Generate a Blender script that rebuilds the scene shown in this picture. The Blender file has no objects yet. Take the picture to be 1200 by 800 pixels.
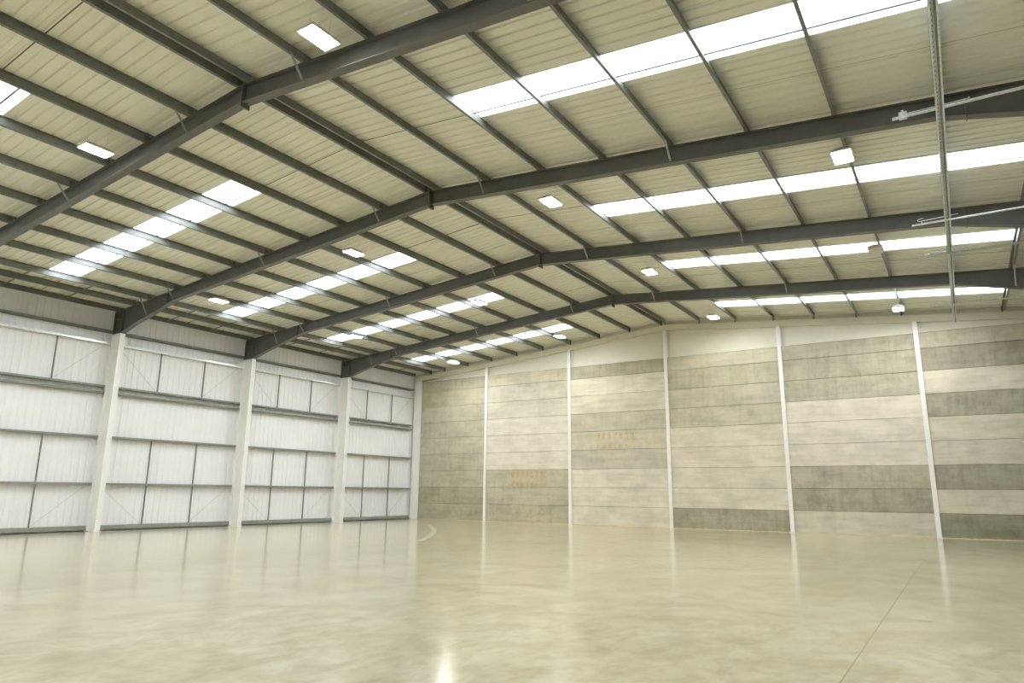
import bpy, bmesh, math
from mathutils import Vector, Matrix

C = bpy.context.scene.collection
sc = bpy.context.scene

# ------------------------------------------------------------------ dimensions (metres)
XR = 15.23            # ridge
XW = 30.46            # inner face of the right hand columns (left ones are at 0)
S = 0.085             # roof slope
ZT = 9.67             # rafter top at ridge
ZB = 9.27             # rafter underside at ridge
ZS = 9.87             # roof sheet underside at ridge
XO = 0.82             # cladding plane outside the columns
YG = 17.92            # face of the gable columns
YB = -22.0            # wall behind the photographer
FR = [-6.0, 0.0, 6.0, 12.0]
def dz(x): return S * abs(x - XR)

# ------------------------------------------------------------------ camera
F = 809.77
r = Vector((0.84129842, 0.54049172, 0.00925601))
u = Vector((0.10794289, -0.18474626, 0.97684039))
f = Vector((-0.52968416, 0.82081515, 0.21376897))
CP = Vector((26.8266, -13.7756, 1.5339))
cam = bpy.data.cameras.new('camera'); co = bpy.data.objects.new('camera', cam); C.objects.link(co)
M = Matrix.Identity(4)
for i in range(3):
    M[i][0] = r[i]; M[i][1] = u[i]; M[i][2] = -f[i]; M[i][3] = CP[i]
co.matrix_world = M
cam.sensor_width = 36; cam.lens = F / 1200 * 36; cam.clip_end = 200
sc.camera = co

def inview(pts, m=60):
    for p in pts:
        d = Vector(p) - CP; z = d.dot(f)
        if z < 0.2: continue
        x = 600 + F * d.dot(r) / z; y = 400 - F * d.dot(u) / z
        if -m < x < 1200 + m and -m < y < 800 + m: return True
    return False
def line(a, b, n=40):
    a = Vector(a); b = Vector(b)
    return [a.lerp(b, i / n) for i in range(n + 1)]

# ------------------------------------------------------------------ materials
def mat(name):
    m = bpy.data.materials.new(name); m.use_nodes = True
    return m, m.node_tree.nodes, m.node_tree.links, m.node_tree.nodes['Principled BSDF']
def rgb(h):   # sRGB 0-255 -> linear
    return tuple((c / 255 / 12.92 if c / 255 <= .04045 else ((c / 255 + .055) / 1.055) ** 2.4) for c in h) + (1,)
def mth(n, l, op, a, b=None, c=None):
    q = n.new('ShaderNodeMath'); q.operation = op
    for i, v in enumerate((a, b, c)):
        if v is None: continue
        if isinstance(v, (int, float)): q.inputs[i].default_value = v
        else: l.new(v, q.inputs[i])
    return q.outputs[0]
def noise(n, l, vec, scale, detail=3, rough=.5, stretch=None, dist=0):
    if stretch:
        mp = n.new('ShaderNodeMapping'); mp.inputs['Scale'].default_value = stretch
        l.new(vec, mp.inputs['Vector']); vec = mp.outputs[0]
    t = n.new('ShaderNodeTexNoise'); t.inputs['Scale'].default_value = scale
    t.inputs['Detail'].default_value = detail; t.inputs['Roughness'].default_value = rough
    t.inputs['Distortion'].default_value = dist
    l.new(vec, t.inputs['Vector']); return t.outputs['Fac']
def ramp(n, l, fac, stops):
    q = n.new('ShaderNodeValToRGB'); e = q.color_ramp.elements
    while len(e) < len(stops): e.new(.5)
    for i, (p, c) in enumerate(stops):
        e[i].position = p; e[i].color = c if len(c) == 4 else tuple(c) + (1,)
    l.new(fac, q.inputs['Fac']); return q.outputs['Color']
def mix(n, l, fac, a, b, mode='MIX'):
    q = n.new('ShaderNodeMix'); q.data_type = 'RGBA'; q.blend_type = mode
    for i, v in ((0, fac), (6, a), (7, b)):
        if isinstance(v, (int, float)): q.inputs[i].default_value = v
        elif isinstance(v, tuple): q.inputs[i].default_value = v
        else: l.new(v, q.inputs[i])
    return q.outputs[2]
def pos(n):
    return n.new('ShaderNodeNewGeometry').outputs['Position']
def bump(n, l, b, h, strength, dist=.02):
    q = n.new('ShaderNodeBump'); q.inputs['Strength'].default_value = strength; q.inputs['Distance'].default_value = dist
    l.new(h, q.inputs['Height']); l.new(q.outputs[0], b.inputs['Normal'])

def painted(name, col, rough=.45, var=.06, metallic=0.0, scale=3):
    m, n, l, b = mat(name)
    f1 = noise(n, l, pos(n), scale, 4)
    lo = tuple(c * (1 - var) for c in col[:3]) + (1,); hi = tuple(min(1, c * (1 + var)) for c in col[:3]) + (1,)
    l.new(ramp(n, l, f1, [(.3, lo), (.7, hi)]), b.inputs['Base Color'])
    b.inputs['Roughness'].default_value = rough; b.inputs['Metallic'].default_value = metallic
    return m

M_dark = painted('dark_grey_steel_paint', (.125, .126, .118, 1), .42, .10)
M_purlin = painted('grey_purlin_steel', (.19, .195, .175, 1), .38, .14, scale=5)
M_rail = painted('grey_green_rail', (.26, .27, .235, 1), .38, .12, scale=4)
M_grey = painted('grey_wall_liner', (.36, .35, .31, 1), .6, .06)  # for the unseen walls, coloured grey to darken the roof at the right
M_white = painted('white_steel_paint', (.88, .86, .82, 1), .40, .02)
M_galv = painted('galvanised_steel', (.80, .82, .82, 1), .32, .15, .35, scale=18)
m, n, l, b = mat('slotted_galvanised_steel')
sp = n.new('ShaderNodeSeparateXYZ'); l.new(pos(n), sp.inputs[0])
k = mth(n, l, 'LESS_THAN', mth(n, l, 'FRACT', mth(n, l, 'MULTIPLY', sp.outputs[1], 7.0)), .4)
d = mth(n, l, 'LESS_THAN', mth(n, l, 'ABSOLUTE', mth(n, l, 'SUBTRACT', sp.outputs[0], 27.135)), .007)
c = ramp(n, l, noise(n, l, pos(n), 18, 4), [(.3, (.62, .66, .68)), (.7, (.86, .92, .95))])
c = mix(n, l, mth(n, l, 'MULTIPLY', k, d), c, (.25, .26, .26, 1))
l.new(c, b.inputs['Base Color']); b.inputs['Roughness'].default_value = .3; b.inputs['Metallic'].default_value = .3
M_slot = m
M_strap = painted('galvanised_strap', (.34, .35, .33, 1), .4, .2, .2, scale=9)
M_mull = painted('grey_sag_rod', (.20, .21, .19, 1), .45, .1)
M_black = painted('black_joint', (.03, .03, .028, 1), .6, .1)
M_house = painted('cream_light_housing', (.62, .58, .48, 1), .45, .04)
M_seal = painted('floor_edge_sealant', (.62, .52, .33, 1), .6, .15, scale=8)
M_wire = painted('thin_wire', (.50, .49, .44, 1), .5, .1)

# wall cladding (near white, faint vertical sheet joints each metre)
def sheet_mat(name, col, axis, joints, jcol, faint=.93):
    m, n, l, b = mat(name)
    p = pos(n); sp = n.new('ShaderNodeSeparateXYZ'); l.new(p, sp.inputs[0]); a = sp.outputs[axis]
    f1 = noise(n, l, p, .8, 3); lo = tuple(c * .965 for c in col[:3]) + (1,)
    c = ramp(n, l, f1, [(.35, lo), (.65, col)])
    fr = mth(n, l, 'FRACT', mth(n, l, 'ADD', a, 100.2))
    k = mth(n, l, 'LESS_THAN', fr, .022)
    c = mix(n, l, k, c, tuple(x * faint * (1 if faint > .95 else .86) for x in col[:3]) + (1,))
    for y in joints:
        d = mth(n, l, 'ABSOLUTE', mth(n, l, 'SUBTRACT', a, y))
        c = mix(n, l, mth(n, l, 'MULTIPLY', mth(n, l, 'LESS_THAN', d, .013), .4 if y in (-1.47, 4.9) else 1.0), c, jcol)
    l.new(c, b.inputs['Base Color']); b.inputs['Roughness'].default_value = .42
    return m
JY = [-15.0, -9.02, -2.83, -1.47, 2.95, 4.9, 10.7]
M_roof = sheet_mat('cream_roof_liner', (.79, .775, .67, 1), 1, JY, (.10, .09, .06, 1))
M_clad = sheet_mat('white_wall_liner', (.85, .85, .86, 1), 1, [], (0, 0, 0, 1), .99)
M_gclad = painted('white_gable_liner', (.78, .74, .605, 1), .45, .02)

# translucent rooflight sheet
m = bpy.data.materials.new('rooflight_sheet'); m.use_nodes = True
n, l = m.node_tree.nodes, m.node_tree.links; n.clear()
o = n.new('ShaderNodeOutputMaterial'); tr = n.new('ShaderNodeBsdfTransparent'); tl = n.new('ShaderNodeBsdfTranslucent')
gl = n.new('ShaderNodeBsdfDiffuse')
tr.inputs[0].default_value = (.90, .96, 1, 1); tl.inputs[0].default_value = (.90, .95, 1, 1); gl.inputs[0].default_value = (.8, .85, .88, 1)
m1 = n.new('ShaderNodeMixShader'); m2 = n.new('ShaderNodeMixShader')
nz = noise(n, l, pos(n), 2.0, 2)
l.new(ramp(n, l, nz, [(.3, (.42,) * 3), (.7, (.52,) * 3)]), m1.inputs[0])
l.new(tr.outputs[0], m1.inputs[1]); l.new(tl.outputs[0], m1.inputs[2])
m2.inputs[0].default_value = .12
l.new(m1.outputs[0], m2.inputs[1]); l.new(gl.outputs[0], m2.inputs[2]); l.new(m2.outputs[0], o.inputs[0])
M_sky = m

# lamp lens
m, n, l, b = mat('lit_lamp_lens')
b.inputs['Base Color'].default_value = (.9, .9, .9, 1)
b.inputs['Emission Color'].default_value = (.985, 1.0, .965, 1); b.inputs['Emission Strength'].default_value = 74
M_lens = m
M_lensoff = painted('unlit_lamp_lens', (.66, .62, .52, 1), .3, .03)

# concrete panels: tone comes from each panel's own colour
m, n, l, b = mat('precast_concrete')
p = pos(n); oi = n.new('ShaderNodeObjectInfo')
sp = n.new('ShaderNodeSeparateXYZ'); l.new(p, sp.inputs[0])
big = noise(n, l, p, .9, 5, .6, (1, 1, 1.6))
streak = noise(n, l, p, 1.0, 4, .6, (4.5, 1, .45), .3)
blot = noise(n, l, p, 2.3, 6, .7)
fine = noise(n, l, p, 22, 3, .6)
c = oi.outputs['Color']
dk = n.new('ShaderNodeAttribute'); dk.attribute_type = 'OBJECT'; dk.attribute_name = 'weather'
c = mix(n, l, 1.0, c, ramp(n, l, big, [(.28, (.82, .82, .80)), (.62, (1.05, 1.05, 1.05))]), 'MULTIPLY')
c = mix(n, l, dk.outputs['Fac'], c, ramp(n, l, streak, [(.33, (.85, .84, .81)), (.5, (1.0, 1.0, .99)), (.7, (1.06, 1.06, 1.07))]), 'MULTIPLY')
flat = noise(n, l, p, 1.0, 5, .65, (.5, 1, 5.5), .4)
c = mix(n, l, .8, c, ramp(n, l, flat, [(.34, (.86, .86, .84)), (.52, (1, 1, 1)), (.7, (1.05, 1.05, 1.06))]), 'MULTIPLY')
c = mix(n, l, dk.outputs['Fac'], c, ramp(n, l, blot, [(.36, (.78, .77, .72)), (.52, (1, 1, 1))]), 'MULTIPLY')
c = mix(n, l, .5, c, ramp(n, l, fine, [(.3, (.93, .93, .92)), (.7, (1.04, 1.04, 1.04))]), 'MULTIPLY')
# rust marks left by old racking: two blocks of short vertical streaks
def box_mask(x0, x1, z0, z1):
    a = mth(n, l, 'GREATER_THAN', sp.outputs[0], x0); bb = mth(n, l, 'LESS_THAN', sp.outputs[0], x1)
    cc = mth(n, l, 'GREATER_THAN', sp.outputs[2], z0); d = mth(n, l, 'LESS_THAN', sp.outputs[2], z1)
    return mth(n, l, 'MULTIPLY', mth(n, l, 'MULTIPLY', a, bb), mth(n, l, 'MULTIPLY', cc, d))
fine2 = noise(n, l, p, 7, 4, .7, (1, 1, .7))
teeth = mth(n, l, 'SINE', mth(n, l, 'MULTIPLY', mth(n, l, 'ADD', sp.outputs[0], mth(n, l, 'MULTIPLY', streak, .35)), 21.0))
teeth = mth(n, l, 'GREATER_THAN', mth(n, l, 'ADD', teeth, mth(n, l, 'MULTIPLY', noise(n, l, p, 5, 3), 1.6)), .75)
for (x0, x1, z0, z1, al, st) in ((6.2, 8.55, 1.86, 2.66, .8, 1.2), (11.4, 13.6, 3.72, 4.52, .5, .6)):
    body = box_mask(x0, x1, z0 + .0, z1 - .0)
    band = mth(n, l, 'ADD', box_mask(x0, x1, z1 - .13, z1), box_mask(x0, x1 - (.3 if x0 > 9 else 0), z0, z0 + .15))
    topz = mth(n, l, 'ADD', box_mask(x0, x1, z1 - .34, z1), mth(n, l, 'MULTIPLY', box_mask(x0, x1 - .5, z0, z0 + .22), .8))
    topz = mth(n, l, 'MULTIPLY', topz, ramp(n, l, fine2, [(.38, (.15,) * 3), (.62, (1,) * 3)]))
    soft = ramp(n, l, noise(n, l, p, 3.5, 3), [(.35, (0, 0, 0)), (.6, (1, 1, 1))])
    c = mix(n, l, mth(n, l, 'MULTIPLY', body, .20 * st), c, (.62, .45, .25, 1))
    c = mix(n, l, mth(n, l, 'MULTIPLY', mth(n, l, 'MULTIPLY', teeth, topz), al), c, (.42, .27, .10, 1))
    c = mix(n, l, mth(n, l, 'MULTIPLY', mth(n, l, 'MULTIPLY', band, soft), al * .55), c, (.50, .31, .13, 1))
# single ochre patch on a top panel
c = mix(n, l, mth(n, l, 'MULTIPLY', box_mask(9.2, 9.75, 7.45, 7.95), mth(n, l, 'MULTIPLY', soft, .45)), c, (.55, .40, .16, 1))
l.new(c, b.inputs['Base Color']); b.inputs['Roughness'].default_value = .78
bump(n, l, b, blot, .15, .01)
M_conc = m

# polished concrete floor
m, n, l, b = mat('polished_concrete_floor')
p = pos(n)
sw = noise(n, l, p, .35, 6, .62, (1, 1, 1), 1.6)
sw2 = noise(n, l, p, 1.4, 5, .65, (1, .55, 1), 1.2)
fn = noise(n, l, p, 4.5, 6, .72, (1, .6, 1), .6)
c = ramp(n, l, sw, [(.30, (.430, .378, .240)), (.5, (.500, .447, .302)), (.70, (.560, .510, .370))])
c = mix(n, l, 1.0, c, ramp(n, l, sw2, [(.32, (.83, .83, .79)), (.50, (1, 1, 1)), (.70, (1.10, 1.10, 1.13))]), 'MULTIPLY')
c = mix(n, l, 1.0, c, ramp(n, l, fn, [(.32, (.88, .88, .86)), (.5, (1, 1, 1)), (.68, (1.07, 1.07, 1.08))]), 'MULTIPLY')
sp = n.new('ShaderNodeSeparateXYZ'); l.new(p, sp.inputs[0])
# saw cut joints
for ax, v in ((0, 25.76), (0, 5.1)):
    d = mth(n, l, 'ABSOLUTE', mth(n, l, 'SUBTRACT', sp.outputs[ax], v))
    c = mix(n, l, mth(n, l, 'MULTIPLY', mth(n, l, 'LESS_THAN', d, .006), .75), c, (.20, .17, .11, 1))
# pale tyre arc near the far corner
dx = mth(n, l, 'SUBTRACT', sp.outputs[0], -27.19); dy = mth(n, l, 'SUBTRACT', sp.outputs[1], -19.47)
rr = mth(n, l, 'SQRT', mth(n, l, 'ADD', mth(n, l, 'MULTIPLY', dx, dx), mth(n, l, 'MULTIPLY', dy, dy)))
ring = mth(n, l, 'LESS_THAN', mth(n, l, 'ABSOLUTE', mth(n, l, 'SUBTRACT', rr, 45.6)), .10)
half = mth(n, l, 'MULTIPLY', mth(n, l, 'GREATER_THAN', sp.outputs[0], 4.6), mth(n, l, 'LESS_THAN', sp.outputs[0], 12.0))
c = mix(n, l, mth(n, l, 'MULTIPLY', mth(n, l, 'MULTIPLY', ring, half), .8), c, (.85, .82, .70, 1))
# small dark scuff
dx = mth(n, l, 'SUBTRACT', sp.outputs[0], 26.2); dy = mth(n, l, 'SUBTRACT', sp.outputs[1], -3.16)
rr = mth(n, l, 'SQRT', mth(n, l, 'ADD', mth(n, l, 'MULTIPLY', dx, dx), mth(n, l, 'MULTIPLY', mth(n, l, 'MULTIPLY', dy, dy), 1.5)))
c = mix(n, l, mth(n, l, 'MULTIPLY', mth(n, l, 'LESS_THAN', rr, .11), .6), c, (.25, .23, .16, 1))
# diffuse slab under a thin sealed, polished surface
bp_ = n.new('ShaderNodeBump'); bp_.inputs['Strength'].default_value = .015; bp_.inputs['Distance'].default_value = .02
l.new(noise(n, l, p, 1.6, 2, .5), bp_.inputs['Height'])
df = n.new('ShaderNodeBsdfDiffuse'); l.new(c, df.inputs['Color'])
gs = n.new('ShaderNodeBsdfGlossy'); gs.inputs['Roughness'].default_value = .15; gs.inputs['Color'].default_value = (.98, .97, .93, 1)
fr = n.new('ShaderNodeFresnel'); fr.inputs['IOR'].default_value = 1.42
l.new(bp_.outputs[0], gs.inputs['Normal'])
wn = n.new('ShaderNodeTexWhiteNoise'); l.new(p, wn.inputs['Vector'])      # fine grain of the sealer
ms = n.new('ShaderNodeMixShader'); l.new(mth(n, l, 'MINIMUM', mth(n, l, 'MULTIPLY', fr.outputs[0], mth(n, l, 'MULTIPLY_ADD', wn.outputs['Value'], .8, .6)), .95), ms.inputs[0])
l.new(df.outputs[0], ms.inputs[1]); l.new(gs.outputs[0], ms.inputs[2])
l.new(ms.outputs[0], n['Material Output'].inputs['Surface']); n.remove(b)
M_floor = m

# ------------------------------------------------------------------ mesh helpers
class MB:
    def __init__(s): s.v = []; s.f = []
    def poly(s, vs, fs):
        k = len(s.v); s.v += [tuple(x) for x in vs]; s.f += [tuple(k + i for i in q) for q in fs]; return s
    def box(s, x0, x1, y0, y1, z0, z1):
        return s.poly([(x0, y0, z0), (x1, y0, z0), (x1, y1, z0), (x0, y1, z0), (x0, y0, z1), (x1, y0, z1), (x1, y1, z1), (x0, y1, z1)],
                      [(0, 3, 2, 1), (4, 5, 6, 7), (0, 1, 5, 4), (1, 2, 6, 5), (2, 3, 7, 6), (3, 0, 4, 7)])
    def prism(s, pts, axis, a, b):
        """extrude a closed 2D outline along axis ('x','y','z') from a to b"""
        def P(q, t):
            return {'x': (t, q[0], q[1]), 'y': (q[0], t, q[1]), 'z': (q[0], q[1], t)}[axis]
        k = len(pts)
        vs = [P(q, a) for q in pts] + [P(q, b) for q in pts]
        fs = [tuple(range(k))[::-1], tuple(range(k, 2 * k))] + [(i, (i + 1) % k, k + (i + 1) % k, k + i) for i in range(k)]
        return s.poly(vs, fs)
    def bar(s, a, b, w, h=None, up=Vector((0, 0, 1))):
        a = Vector(a); b = Vector(b); h = h or w
        d = (b - a).normalized(); x = d.cross(up)
        if x.length < 1e-3: x = d.cross(Vector((1, 0, 0)))
        x.normalize(); y = x.cross(d)
        o = [x * w / 2 * i + y * h / 2 * j for i, j in ((-1, -1), (1, -1), (1, 1), (-1, 1))]
        return s.poly([a + q for q in o] + [b + q for q in o],
                      [(0, 3, 2, 1), (4, 5, 6, 7), (0, 1, 5, 4), (1, 2, 6, 5), (2, 3, 7, 6), (3, 0, 4, 7)])
    def tube(s, a, b, rad, k=10):
        a = Vector(a); b = Vector(b); d = (b - a).normalized()
        x = d.orthogonal().normalized(); y = d.cross(x)
        vs = [a + (x * math.cos(t) + y * math.sin(t)) * rad for t in [i * 2 * math.pi / k for i in range(k)]]
        vs += [v + (b - a) for v in vs]
        return s.poly(vs, [tuple(range(k))[::-1], tuple(range(k, 2 * k))] + [(i, (i + 1) % k, k + (i + 1) % k, k + i) for i in range(k)])
    def build(s, name, material, parent=None, loc=None):
        loc = Vector(loc) if loc is not None else Vector((0, 0, 0))
        me = bpy.data.meshes.new(name); me.from_pydata([tuple(Vector(v) - loc) for v in s.v], [], s.f); me.validate()
        bm = bmesh.new(); bm.from_mesh(me); bmesh.ops.recalc_face_normals(bm, faces=bm.faces); bm.to_mesh(me); bm.free()
        me.materials.append(material)
        ob = bpy.data.objects.new(name, me); C.objects.link(ob)
        ob.location = loc
        if parent is not None:
            ob.parent = parent; ob.location = loc - parent.location
        return ob
def empty(name, loc):
    o = bpy.data.objects.new(name, None); C.objects.link(o); o.location = loc; return o
def tag(o, label, cat, group=None):
    o['label'] = label; o['category'] = cat
    if group: o['group'] = group
    return o
def struct(o): o['kind'] = 'structure'; return o
def copy_tree(o, off, parent=None):
    c = o.copy(); C.objects.link(c); c.parent = parent
    if parent is None: c.location = o.location + Vector(off)
    for ch in [x for x in bpy.data.objects if x.parent == o]: copy_tree(ch, off, c)
    return c

# ------------------------------------------------------------------ floor
struct(MB().box(-XO - .3, XW + XO + .3, YB - .3, YG + .6, -.25, 0).build('floor', M_floor))

# ------------------------------------------------------------------ roof sheets and rooflights
PL = [-.5, .62, 1.65, 3.33, 5.0, 6.67, 8.34, 10.02, 11.7, 13.38, 15.06]        # purlins, left slope (eaves ... ridge)
SKY = [(-21.6, -20.65), (-15.6, -14.65), (-9.30, -8.35), (-3.58, -2.62), (2.98, 3.93), (8.68, 9.60), (14.85, 15.8)]
SX = [(1.66, 11.45), (18.75, 28.78)]
def ribs(y0, y1, per=.25, dep=.028):
    """cross-section of ribbed sheet running up the slope: list of (y, dz)"""
    k = max(1, round((y1 - y0) / per)); st = (y1 - y0) / k; out = []
    for i in range(k):
        a = y0 + i * st
        out += [(a, 0), (a + st * .62, 0), (a + st * .70, dep), (a + st * .92, dep)]
    out.append((y1, 0)); return out
def sheet(mb, x0, x1, y0, y1, thick=.1, dep=.028, base=0.0):
    pr = ribs(y0, y1, dep=dep); n_ = len(pr)
    vs = [(x, y, ZS + base - dz(x) + d) for x in (x0, x1) for y, d in pr]
    fs = [(i, i + 1, n_ + i + 1, n_ + i) for i in range(n_ - 1)]
    if thick:
        k = len(vs)
        vs += [(x, y, ZS - dz(x) + thick) for x in (x0, x1) for y in (y0, y1)]
        fs += [(k, k + 1, k + 3, k + 2)]
        fs += [tuple(range(n_)) + (k + 1, k), tuple(range(n_, 2 * n_)) + (k + 3, k + 2), (0, n_, k + 2, k), (n_ - 1, 2 * n_ - 1, k + 3, k + 1)]
    mb.poly(vs, fs)
roof = MB()
for (xa, xb), (sa, sb) in (((-XO - .2, XR), SX[0]), ((XR, XW + XO + .2), SX[1])):
    ys = YB - .2
    for (a, b) in SKY + [(YG + .4, None)]:
        sheet(roof, xa, xb, ys, a)
        if b is None: break
        sheet(roof, xa, sa, a, b); sheet(roof, sb, xb, a, b); ys = b
struct(roof.build('ceiling', M_roof))
wn = 1
for (a, b) in SKY:
    for si, (sa, sb) in enumerate(SX):
        mb = MB(); sheet(mb, sa, sb, a, b, thick=0, base=.012)
        w = struct(mb.build('window_%d' % wn, M_sky, loc=((sa + sb) / 2, (a + b) / 2, ZS - dz((sa + sb) / 2)))); wn += 1
        yb = b - .22
        MB().bar((sa, yb, ZS - dz(sa) - .012), (sb, yb, ZS - dz(sb) - .012), .042, .016).build('glazing_joint', M_dark, w)

# ------------------------------------------------------------------ side walls (ribbed liner)
def vsheet(mb, x, sgn, y0, y1, z0, z1, dep=.018):
    pr = ribs(y0, y1, .25, dep); n_ = len(pr)
    vs = [(x - sgn * d, y, z) for z in (z0, z1) for y, d in pr]
    fs = [(i, i + 1, n_ + i + 1, n_ + i) for i in range(n_ - 1)]
    k = len(vs)
    vs += [(x - sgn * .12, y, z) for z in (z0, z1) for y in (y0, y1)]
    fs += [(k, k + 1, k + 3, k + 2), tuple(range(n_)) + (k + 1, k), tuple(range(n_, 2 * n_)) + (k + 3, k + 2), (0, n_, k + 2, k), (n_ - 1, 2 * n_ - 1, k + 3, k + 1)]
    mb.poly(vs, fs)
for nm, x, sg in (('wall_left', -XO, 1), ('wall_right', XW + XO, -1)):
    mb = MB(); vsheet(mb, x, sg, YB, YG + .35, 0, ZS - dz(-XO) + .0)
    struct(mb.build(nm, M_clad if sg == 1 else M_grey))
g = MB().prism([(-XO, 0), (XW + XO, 0), (XW + XO, ZS - dz(-XO)), (XR, ZS), (-XO, ZS - dz(-XO))], 'y', YB - .1, YB)
struct(g.build('wall_front', M_grey))

# ------------------------------------------------------------------ gable wall at the far end: concrete panels below, liner above
GX = [XR + (i - 3) * 5.28 for i in range(7)]     # column centres, -0.61 ... 31.07
wb = struct(empty('wall_back', (XR, YG + .1, 0)))
hs = [0, .92, 1.82, 2.74, 3.67, 4.60, 5.51, 6.43, 7.35, 8.005]
L_, Md, Dk = (.66, .625, .53), (.515, .49, .385), (.395, .375, .285)
mixc = lambda a, b, t: tuple(a[i] * (1 - t) + b[i] * t for i in range(3))
G1 = (.47, .45, .335)
tones = [
    [(.41, .39, .285), (.40, .38, .275), (.48, .46, .345), (.46, .44, .33), (.49, .465, .355), (.47, .45, .34), (.50, .475, .36), (.47, .445, .325), (.43, .405, .30)],
    [(.46, .43, .315), (.49, .465, .355), (.48, .46, .345), (.655, .62, .515), (.66, .625, .52), (.66, .625, .52), (.58, .555, .445), (.56, .535, .43), (.56, .52, .385)],
    [(.63, .595, .475), (.65, .615, .50), (.65, .62, .51), (.53, .505, .405), (.55, .52, .40), (.52, .495, .39), (.64, .605, .485), (.65, .615, .495), (.43, .405, .30)],
    [(.36, .345, .26), (.63, .60, .485), (.62, .59, .475), (.64, .60, .485), (.62, .585, .465), (.49, .465, .36), (.49, .465, .365), (.45, .43, .325), (.53, .505, .39)],
    [(.57, .545, .435), (.37, .355, .265), (.43, .41, .315), (.66, .625, .515), (.65, .615, .505), (.67, .63, .52), (.46, .44, .335), (.43, .41, .31), (.44, .42, .32)],
    [(.27, .26, .19), (.57, .54, .43), (.35, .335, .255), (.57, .545, .435), (.59, .56, .445), (.38, .365, .275), (.62, .585, .47), (.35, .33, .25), (.47, .445, .34)],
]
for i in range(6):
    x0 = GX[i] + .006; x1 = GX[i + 1] - .006
    if i == 0: x0 = -.03
    for j in range(9):
        z0, z1 = hs[j], hs[j + 1] - .008
        e = .015   # chamfered long edges
        y = YG + .045
        mb = MB().prism([(y + e, z0), (y, z0 + e), (y, z1 - e), (y + e, z1), (y + .18, z1), (y + .18, z0)], 'x', x0, x1)
        ob = mb.build('concrete_panel', M_conc, wb, loc=((x0 + x1) / 2, y + .1, (z0 + z1) / 2))
        t = tuple(min(.86, q * 1.13 * k_) for q, k_ in zip(tones[i][j], (1.0, .968, .965))); lum = sum(t) / 3
        ob.color = t + (1,)
        ob['weather'] = max(.12, min(.8, (.64 - lum) * 3.2)) if i else .55
        if lum < .43: ob['label'] = 'dark grey concrete panel'
# joints behind panels
MB().box(-.05, XW + .6, YG + .226, YG + .229, 0, 8.0).build('joint_backing', M_black, wb)
# liner above the concrete, drip flashing
zt = 8.0
MB().prism([(-XO, 0), (-.05, 0), (-.05, zt), (XW + .7, zt), (XW + .7, 0), (XW + XO, 0), (XW + XO, ZS - dz(-XO)), (XR, ZS), (-XO, ZS - dz(-XO))], 'y', YG + .23, YG + .35).build('upper_liner', M_gclad, wb)
MB().box(-.05, XW + .6, YG + .03, YG + .229, 8.0, 8.03).build('flashing', M_gclad, wb)
struct(MB().box(-.03, XW + .6, YG - .012, YG + .045, 0, .028).build('trim_1', M_seal))

# ------------------------------------------------------------------ gable columns
def icol(mb, cx, y0, y1, w, z0, z1s, t=.016):
    """I section with its flanges facing +-y"""
    mb.box(cx - w / 2, cx + w / 2, y0, y0 + t, z0, z1s); mb.box(cx - w / 2, cx + w / 2, y1 - t, y1, z0, z1s)
    mb.box(cx - .006, cx + .006, y0 + t, y1 - t, z0, z1s)
    mb.box(cx - w / 2 - .03, cx + w / 2 + .03, y0 - .03, y1 + .0, z0, z0 + .02)
ordw = ['first', 'second', 'third', 'fourth', 'fifth']
gdesc = ['slim white gable column dividing the first and second concrete bays from the left corner',
         'slim white gable column dividing the second and third concrete bays from the left corner',
         'slim white gable column under the roof ridge in the middle of the concrete wall',
         'slim white gable column first to the right of the one under the ridge',
         'slim white gable column nearest the right edge of the photo']
for k in range(1, 6):
    cx = GX[k]; mb = MB(); icol(mb, cx, YG, YG + .225, .17, 0, ZB + .10 - dz(cx))
    tag(mb.build('gable_column', M_white, loc=(cx, YG + .13, 0)), gdesc[k - 1], 'steel column', 'white columns along the concrete gable wall')
# white gable rafter
mb = MB()
for sx, ex in ((-.6, XR), (XR, XW + .6)):
    for q0, q1, wd in ((ZB + .10, ZB + .115, .16), (ZT - .015, ZT, .16), (ZB + .115, ZT - .015, .012)):
        mb.prism([(sx, q0 - dz(sx)), (ex, q0 - dz(ex)), (ex, q1 - dz(ex)), (sx, q1 - dz(sx))], 'y', YG + .145 - wd / 2, YG + .145 + wd / 2)
tag(mb.build('gable_rafter', M_gclad, loc=(XR, YG + .13, ZB)), 'white painted sloping beam along the top of the far gable wall', 'steel beam')

# ------------------------------------------------------------------ side wall columns
def side_column(y, right=False):
    mb = MB(); zt = 7.42
    mb.box(-.6, 0, y - .006, y + .006, 0, zt)
    mb.box(-.018, 0, y - .1, y + .1, 0, zt); mb.box(-.6, -.582, y - .1, y + .1, 0, zt)
    mb.box(-.582, -.018, y - .095, y + .095, zt - .03, zt)       # cap plate
    if right: mb.v = [(XW - a, b_, c_) for a, b_, c_ in mb.v]
    x = XW + .3 if right else -.3
    c = mb.build('portal_column', M_white, loc=(x, y, 0))
    MB().box(x - .33, x + .33, y - .13, y + .13, 0, .02).build('base_plate', M_white, c)
    return c
G_ = 'tall white columns along the side wall'
tag(side_column(0), 'broad white steel column nearest the camera on the left cladding wall', 'steel column', G_)
tag(side_column(6), 'broad white steel column on the left wall, middle of the three under dark frames', 'steel column', G_)
tag(side_column(12), 'broad white steel column on the left wall, farthest one carrying a dark beam', 'steel column', G_)
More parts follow.
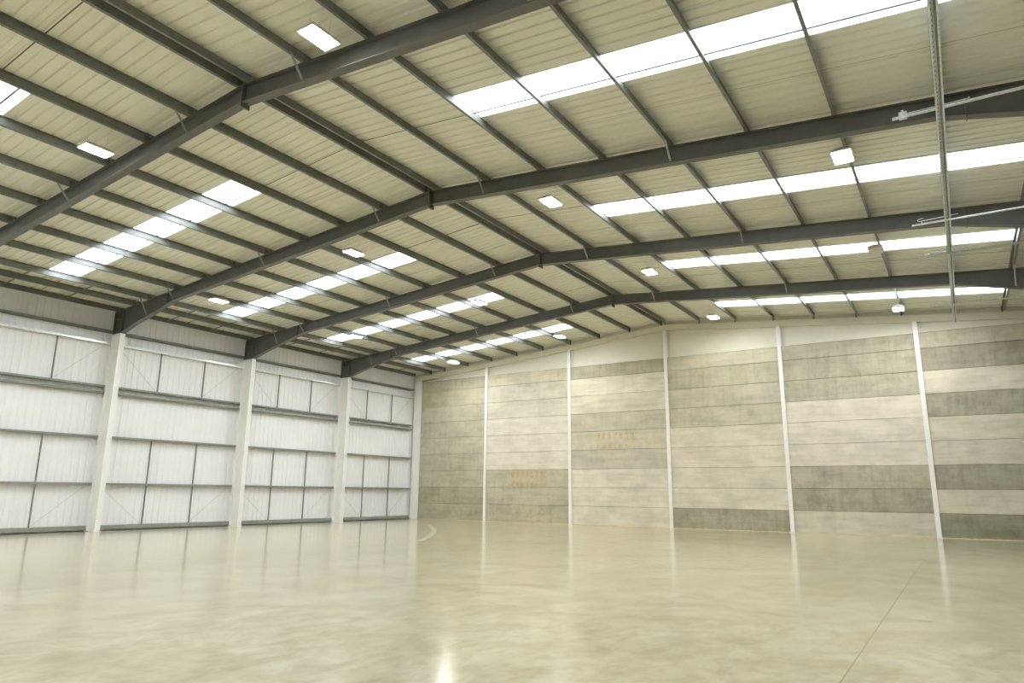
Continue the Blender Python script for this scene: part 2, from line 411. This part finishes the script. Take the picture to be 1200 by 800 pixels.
# corner column
mb = MB(); y0 = YG - .0; zt = ZT - .3 - dz(-.3)
mb.box(-.6, -.035, y0 + .02, y0 + .036, 0, zt); mb.box(-.6, -.582, y0, y0 + .24, 0, zt); mb.box(-.053, -.035, y0, y0 + .24, 0, zt)
tag(mb.build('corner_column', M_white, loc=(-.3, y0 + .12, 0)), 'white steel column in the far left corner where cladding meets concrete', 'steel column')

# ------------------------------------------------------------------ portal frames
def flange(mb, pts, y, w, t, down=False):
    """strip of width w following polyline pts (x,z) thickness t"""
    lo = [(a, b_ - (t if down else 0)) for a, b_ in pts]; hi = [(a, b_ + (0 if down else t)) for a, b_ in pts]
    for i in range(len(pts) - 1):
        mb.prism([lo[i], lo[i + 1], hi[i + 1], hi[i]], 'y', y - w / 2, y + w / 2)
BR = [1.65, 3.33, 8.34, 13.38]
def half_rafter(y, mir):
    mx = (lambda x: XW - x) if mir else (lambda x: x)
    T = lambda x: ZT - S * (XR - x); B = lambda x: ZB - S * (XR - x)
    mb = MB()
    top = [(-.6, T(-.6)), (XR - .02, T(XR - .02))]
    bot = [(0, 7.44), (.9, 7.70), (3.35, B(3.35)), (XR - .02, B(XR - .02))]
    web = [(-.6, 7.44)] + bot + top[::-1]
    tmp = MB()
    tmp.prism(web, 'y', y - .006, y + .006)
    flange(tmp, top, y, .2, .016, True); flange(tmp, bot, y, .2, .016)
    tmp.box(2.9, 2.915, y - .09, y + .09, B(2.9) - .1, T(2.9) - .016)
    tmp.v = [(mx(a), b_, c_) for a, b_, c_ in tmp.v]
    return tmp
def portal(y, label):
    e = empty('portal_frame', (XR, y, ZB)); tag(e, label, 'steel frame', 'dark grey portal frames across the warehouse')
    for mir in (False, True):
        mx = (lambda x: XW - x) if mir else (lambda x: x)
        half_rafter(y, mir).build('rafter', M_dark, e)
        hd = MB().box(-.018, 0, y - .1, y + .1, 7.42, 8.355).box(-.6, -.582, y - .1, y + .1, 7.42, 8.30)
        hd.box(-.6, 0, y - .11, y + .11, 7.42, 7.445).box(-.582, -.018, y - .09, y + .09, 8.02, 8.035)
        hd.v = [(mx(a), b_, c_) for a, b_, c_ in hd.v]
        hd.build('column_head', M_dark, e)
        for bx in BR:
            x = mx(bx); z0 = ZB - dz(x) + .03; z1 = ZT - dz(x) + .03
            if bx < 3: z0 = 7.93
            if not inview([(x, y - .1, z0)], 200): continue
            b_ = MB().bar((x, y - .1, z0), (x, y - .42, z1), .045, .006).bar((x + .02, y - .1, z0), (x + .02, y - .42, z1), .006, .04)
            b_.build('fly_brace', M_strap, e)
            b_ = MB().bar((x, y + .1, z0), (x, y + .42, z1), .045, .006).bar((x + .02, y + .1, z0), (x + .02, y + .42, z1), .006, .04)
            b_.build('fly_brace', M_strap, e)
    ap = MB().box(XR - .022, XR + .022, y - .105, y + .105, ZB - .10, ZT + .005)
    ap.prism([(XR - .1, ZB - .005), (XR + .1, ZB - .005), (XR + .022, ZB - .09), (XR - .022, ZB - .09)], 'y', y - .006, y + .006)
    ap.build('apex_plate', M_dark, e)
    for z in (9.34, 9.44, 9.54):
        MB().tube((XR - .045, y - .06, z), (XR + .045, y - .06, z), .013, 6).build('bolt', M_dark, e)
    return e
fl = ['dark grey steel roof frame nearest the camera, crossing the top left of the view',
      'dark grey steel roof frame second from the camera, landing on the nearest left column',
      'dark grey steel roof frame third from the camera, landing on the middle left column',
      'dark grey steel roof frame farthest from the camera, next to the concrete wall']
for y, lb in zip(FR, fl): portal(y, lb)

# ------------------------------------------------------------------ purlins
bays = [(-12.0, -6.0, 'before the nearest roof frame'),
        (-6.0, 0.0, 'between nearest and second roof frames'),
        (0.0, 6.0, 'between second and third roof frames'),
        (6.0, 12.0, 'between third and farthest roof frames'),
        (12.0, YG - .07, 'between farthest roof frame and concrete wall')]
on = ['at the ridge', 'first below the ridge', 'second below the ridge', 'third below the ridge', 'fourth below the ridge', 'fifth below the ridge',
      'sixth below the ridge', 'seventh below the ridge', 'eighth below the ridge', 'ninth below the ridge', 'at the eaves']
def zpurlin(x, y0, y1, d=.2, fw=.065, t=.006, mir=False):
    s_ = -1 if mir else 1      # web plumb to slope; open lips
    pts = [(-.0, 0), (fw, 0), (fw, t), (t, t), (t, d), (-fw + t, d), (-fw + t, d - t), (0, d - t)]
    mb = MB(); zb = ZT - dz(x)
    tilt = -S if x < XR else S
    out = []
    for a, b_ in pts:
        a *= s_; out.append((x + a + tilt * b_, zb + b_ - tilt * a * (-1 if False else 1)))
    # keep the top clear of the sheet
    out = [(a, min(b_, ZS - dz(a) - .002)) for a, b_ in out]
    mb.prism(out, 'y', y0, y1); return mb
def cleat(x, y):
    z = ZT - dz(x)
    return MB().box(x - .014, x - .004, y - .07, y + .07, z, z + .16)
for bi, (y0, y1, bd) in enumerate(bays):
    for side in (0, 1):
        for k, xx in enumerate(PL):
            x = XW - xx - .04 if side else xx + (.045 if k else 0)
            j = 10 - k
            if side and k == 3: x = 27.16
            if not inview(line((x, y0, ZT - dz(x)), (x, y1, ZT - dz(x))), 20): continue
            loc = (x, (y0 + y1) / 2, ZT - dz(x))
            sd = 'right' if side else 'left'
            if k == 0:
                mb = MB(); z = ZT - dz(x) + .02; s_ = -1 if side else 1
                mb.box(min(x, x - s_ * .006), max(x, x - s_ * .006), y0 + .004, y1 - .004, z, z + .19)
                mb.box(min(x, x - s_ * .08), max(x, x - s_ * .08), y0 + .004, y1 - .004, z, z + .006)
                mb.box(min(x, x - s_ * .08), max(x, x - s_ * .08), y0 + .004, y1 - .004, z + .17, z + .176)
                o = mb.build('eaves_beam', M_dark, loc=loc)
                tag(o, 'dark eaves beam above the %s wall, %s' % (sd, bd), 'steel beam', 'eaves beams at the foot of the roof slope')
                L = 6
                for t_ in (1 / 3, 2 / 3):
                    yy = y0 + L * t_
                    if yy > 17.5: continue
                    x2 = XW - PL[2] if side else PL[2]
                    MB().bar((x, yy, ZT - dz(x) + .1), (x2, yy, ZT - dz(x2) + .1), .03, .03).build('sag_bar', M_mull, o)
            else:
                o = zpurlin(x, y0 + .004, y1 - .004, mir=not side).build('purlin', M_purlin, loc=loc)
                tag(o, 'grey purlin %s, %s slope, %s' % (on[j], sd, bd), 'purlin', 'grey purlins under the roof sheets')
                if bi < 4: cleat(x, y1 - .075).build('cleat', M_dark, o)
                else:
                    z = ZT - dz(x)
                    MB().box(x - .01, x + .07 * (-1 if side else 1), y1 - .012, y1 - .004, z - .05, z + .19).build('cleat', M_dark, o)

# ------------------------------------------------------------------ wall rails on the left cladding
RZ = [(.045, .15, 'just above floor', M_rail), (1.68, .075, 'lowest but one', M_rail), (3.44, .075, 'at mid height', M_rail),
      (5.12, .07, 'lower of close pair', M_rail), (5.36, .075, 'upper of close pair', M_rail),
      (7.03, .08, 'shiny, second from top', M_galv), (7.50, .09, 'topmost', M_dark)]
wbays = [(-6, 0, 'left of nearest white column'), (0, 6, 'between nearest and middle columns'),
         (6, 12, 'between middle and farthest columns'), (12, 17.86, 'between farthest column and corner')]
for bi, (y0, y1, bd) in enumerate(wbays):
    for zi, (z, h, nm, mm) in enumerate(RZ):
        a, b_ = y0 + .015, y1 - (.015 if bi < 3 else 0)
        x0, x1 = -XO + .001, -.61
        mb = MB()
        mb.box(x1 - .006, x1, a, b_, z, z + h)                                  # face
        mb.box(x0, x1 - .006, a, b_, z + h - .006, z + h)                       # top flange
        mb.box(x0, x1 - .006, a, b_, z, z + .006) if zi in (0, 5) else mb.box(x0, x0 + .006, a, b_, z, z + h - .006)
        o = mb.build('wall_rail', mm if mm is not M_dark else M_purlin, loc=(-.7, (y0 + y1) / 2, z))
        tag(o, 'horizontal left wall rail, %s, %s' % (nm, bd), 'wall rail', 'horizontal rails on the left cladding wall')
    for t_ in ((1 / 3, 2 / 3) if bi else (2 / 3,)):
        yy = y0 + 6 * t_
        wh = 'left' if t_ < .5 else 'right'
        for z0, z1, zn in ((.195, 3.44, 'lower'), (5.435, 7.03, 'upper')):
            mb = MB().box(-.625, -.611, yy - .022, yy + .022, z0, z1).box(-.66, -.625, yy - .022, yy - .016, z0, z1)
            o = mb.build('sag_rod', M_mull, loc=(-.62, yy, z0))
            tag(o, ('dark upright strut, %s left wall, %s one %s' % (zn, wh, bd)) if bi else
                'dark upright strut, %s left wall, %s' % (zn, bd), 'wall strut', 'thin upright struts between wall rails')
    # diagonal tie wires
    for z0, z1, zn in ((.2, 1.68, 'low'), (5.44, 7.03, 'high')):
        ends = []
        if bi: ends.append(((y0 + .2, z1), (y0 + 2 - .03, z0), 'left'))
        ends.append(((y0 + 5.75 if bi < 3 else 17.75, z1), (y0 + 4.03, z0), 'right'))
        for (ya, za), (yb, zb), sd in ends:
            o = MB().tube((-.70, ya, za), (-.70, yb, zb), .006, 6).build('tie_wire', M_wire, loc=(-.7, (ya + yb) / 2, (za + zb) / 2))
            tag(o, 'thin diagonal tie wire, %s at %s end, %s' % (zn, sd, bd), 'wire', 'faint diagonal wires on the cladding')

# ------------------------------------------------------------------ high bay lights
def highbay(x, y, z, lit=True):
    e = empty('high_bay_light', (x, y, z))
    w, d = .19, .31
    mb = MB()
    mb.box(-w, w, -d, d, .0, .055)
    mb.prism([(-w * .7, .055), (w * .7, .055), (w * .5, .11), (-w * .5, .11)], 'y', -d * .8, d * .8)
    for i in range(9): mb.box(-w * .85, w * .85, -d * .75 + i * d * .1875 - .006, -d * .75 + i * d * .1875 + .006, .055, .10)
    mb.build('housing', M_house, None).parent = e
    q = MB().box(-w + .02, w - .02, -d + .02, d - .02, -.012, .0); o = q.build('lens', M_lens if lit else M_lensoff, None); o.parent = e
    k = MB()
    for s_ in (-1, 1):
        k.box(-.002, .002, s_ * d * .7 - .002, s_ * d * .7 + .002, .06, .48)
    k.build('bracket', M_house, None).parent = e
    return e
xs = [4.2, 11.12, 18.38, 25.4]; ys = [-21.2, -14.3, -6.84, 1.15, 8.1, 15.45]
first = None; off = None
nm = {(0, 3): 'lit rectangular roof lamp just left of the second roof frame, nearest the eaves',
      (0, 4): 'lit roof lamp low on left slope over a rooflight, between third and farthest frames',
      (0, 5): 'lit rectangular roof lamp lowest on the left slope behind the farthest frame',
      (1, 2): 'lit rectangular roof lamp at the upper left of the photo, left of the nearest frame',
      (1, 3): 'lit rectangular roof lamp under the second roof frame, left of its ridge joint',
      (1, 4): 'lit roof lamp over the ridge end of a rooflight, between third and farthest frames',
      (1, 5): 'lit rectangular roof lamp at the upper end of the farthest left rooflight',
      (2, 2): 'large bright roof lamp at the top of the photo beside the nearest frame',
      (2, 3): 'lit rectangular roof lamp under the second frame, first to the right of its ridge joint',
      (2, 4): 'lit roof lamp between the third and farthest frames, first right of the ridge',
      (2, 5): 'lit roof lamp behind the farthest frame, first right of the ridge',
      (3, 3): 'lit roof lamp under the second frame, nearest to the galvanised trunking',
      (3, 5): 'lit roof lamp behind the farthest frame, nearest to the galvanised trunking',
      (3, 4): 'unlit beige box lamp crossing a rooflight on the right slope'}
for i, x in enumerate(xs):
    for j, y in enumerate(ys):
        x = xs[i]
        z = 9.37 - dz(x) - .03
        if i == 3 and j < 3: continue
        if (i, j) == (1, 5): x, y = 10.95, 15.1
        if (i, j) == (3, 4):
            o = highbay(x - .02, 7.85, z, False)
        elif first is None: o = first = highbay(x, y, z)
        else:
            o = copy_tree(first, Vector((x, y, z)) - first.location)
        o['category'] = 'ceiling light'
        o['group'] = 'rectangular lamps under the roof'
        o['label'] = nm.get((i, j), 'lit rectangular roof lamp outside the photo, nearer to or behind the camera')

# ------------------------------------------------------------------ galvanised trunking and cross channels at the right
def slotted(mb, x, y0, y1, z, w=.13, h=.06):
    mb.box(x - w / 2, x + w / 2, y0, y1, z + h - .003, z + h)
    for s_ in (-1, 1):
        xa = x + s_ * w / 2; mb.box(min(xa, xa - s_ * .003), max(xa, xa - s_ * .003), y0, y1, z, z + h - .003)
        mb.box(min(xa - s_ * .003, xa - s_ * .028), max(xa - s_ * .003, xa - s_ * .028), y0, y1, z, z + .003)
BX = 27.16
mb = MB(); slotted(mb, BX, -12, 17.35, 8.13, .13, .065)
bar = mb.build('cable_trunking', M_slot, loc=(BX, 2.7, 8.17))
tag(bar, 'long galvanised trunking running away under the roof frames near the right edge', 'cable trunking')
mb = MB(); mb.box(BX + .008, BX + .042, -12, 17.3, 8.14, 8.185)  # dark strip added to paint the trunking's darker reflection on its right half
mb.build('dark_half_strip', M_mull, bar)
def strut(x0, x1, y, z, round_=False):
    mb = MB()
    if round_: mb.tube((x0, y, z), (x1, y, z), .024, 10)
    else:
        mb.box(x0, x1, y - .021, y + .021, z + .018, z + .021)
        mb.box(x0, x1, y - .021, y - .018, z - .021, z + .018); mb.box(x0, x1, y + .018, y + .021, z - .021, z + .018)
    return mb
XE = XW + .6
grp = 'galvanised bars crossing the trunking'
s1 = tag(strut(26.42, XE, -.45, 8.235).build('strut_channel', M_galv, loc=(28.4, -.45, 8.235)), 'galvanised cross bar with a square clamp, nearest the camera', 'strut channel', grp)
MB().box(26.53, 26.66, -.49, -.40, 8.20, 8.32).box(26.575, 26.615, -.51, -.49, 8.18, 8.34).build('clamp', M_galv, s1)
MB().tube((26.6, -.47, 8.275), (27.6, -.47, 8.275), .009, 8).tube((27.6, -.47, 8.27), (27.6, -.47, 8.31), .009, 8).build('rod', M_galv, s1)
def hook(x, y, z):
    mb = MB(); pts = [(x + .09 * math.cos(t), y, z + .035 * math.sin(t)) for t in [math.radians(a) for a in range(60, 331, 30)]]
    for a, b_ in zip(pts, pts[1:]): mb.tube(a, b_, .008, 6)
    return mb
s2 = tag(strut(26.40, XE, 5.1, 8.08, True).build('strut_channel', M_galv, loc=(28.4, 5.1, 8.08)), 'round galvanised cross bar with a hooked rod, beside the third roof frame', 'strut channel', grp)
mb = hook(26.62, 5.0, 8.155); mb.tube((26.60, 5.0, 8.125), (27.38, 5.0, 8.155), .010, 8); mb.tube((26.62, 5.0, 8.12), (26.62, 5.1, 8.05), .008, 6)
mb.build('rod', M_galv, s2)
s3 = tag(strut(26.40, XE, 7.9, 8.09).build('strut_channel', M_galv, loc=(28.4, 7.9, 8.09)), 'galvanised cross bar with a rounded clamp, midway between the third and farthest roof frames', 'strut channel', grp)
MB().tube((26.56, 7.9, 8.09), (26.62, 7.9, 8.09), .055, 12).tube((26.65, 7.9, 8.09), (26.70, 7.9, 8.09), .065, 12).build('clamp', M_galv, s3)
MB().tube((26.68, 7.88, 8.14), (27.6, 7.88, 8.14), .009, 8).tube((27.62, 7.88, 8.08), (27.62, 7.88, 8.24), .009, 6).build('rod', M_galv, s3)
s4 = tag(strut(26.40, XE, 14.1, 8.09, True).build('strut_channel', M_galv, loc=(28.4, 14.1, 8.09)), 'thin galvanised cross bar with a hooked rod, nearest to the concrete wall', 'strut channel', grp)
mb = hook(26.80, 14.0, 8.19); mb.tube((26.78, 14.0, 8.16), (27.95, 14.0, 8.18), .010, 8); mb.tube((27.95, 14.0, 8.15), (27.95, 14.0, 8.24), .012, 6)
mb.tube((26.8, 14.0, 8.15), (26.8, 14.1, 8.06), .008, 6)
mb.build('rod', M_galv, s4)

# ------------------------------------------------------------------ world and view
w = bpy.data.worlds.new('sky'); sc.world = w; w.use_nodes = True
bg = w.node_tree.nodes['Background']; bg.inputs[0].default_value = (.93, .96, 1, 1); bg.inputs[1].default_value = 4.6
vs = sc.view_settings; vs.view_transform = 'Standard'; vs.look = 'None'; vs.gamma = 1; vs.exposure = 1.36; vs.use_curve_mapping = False
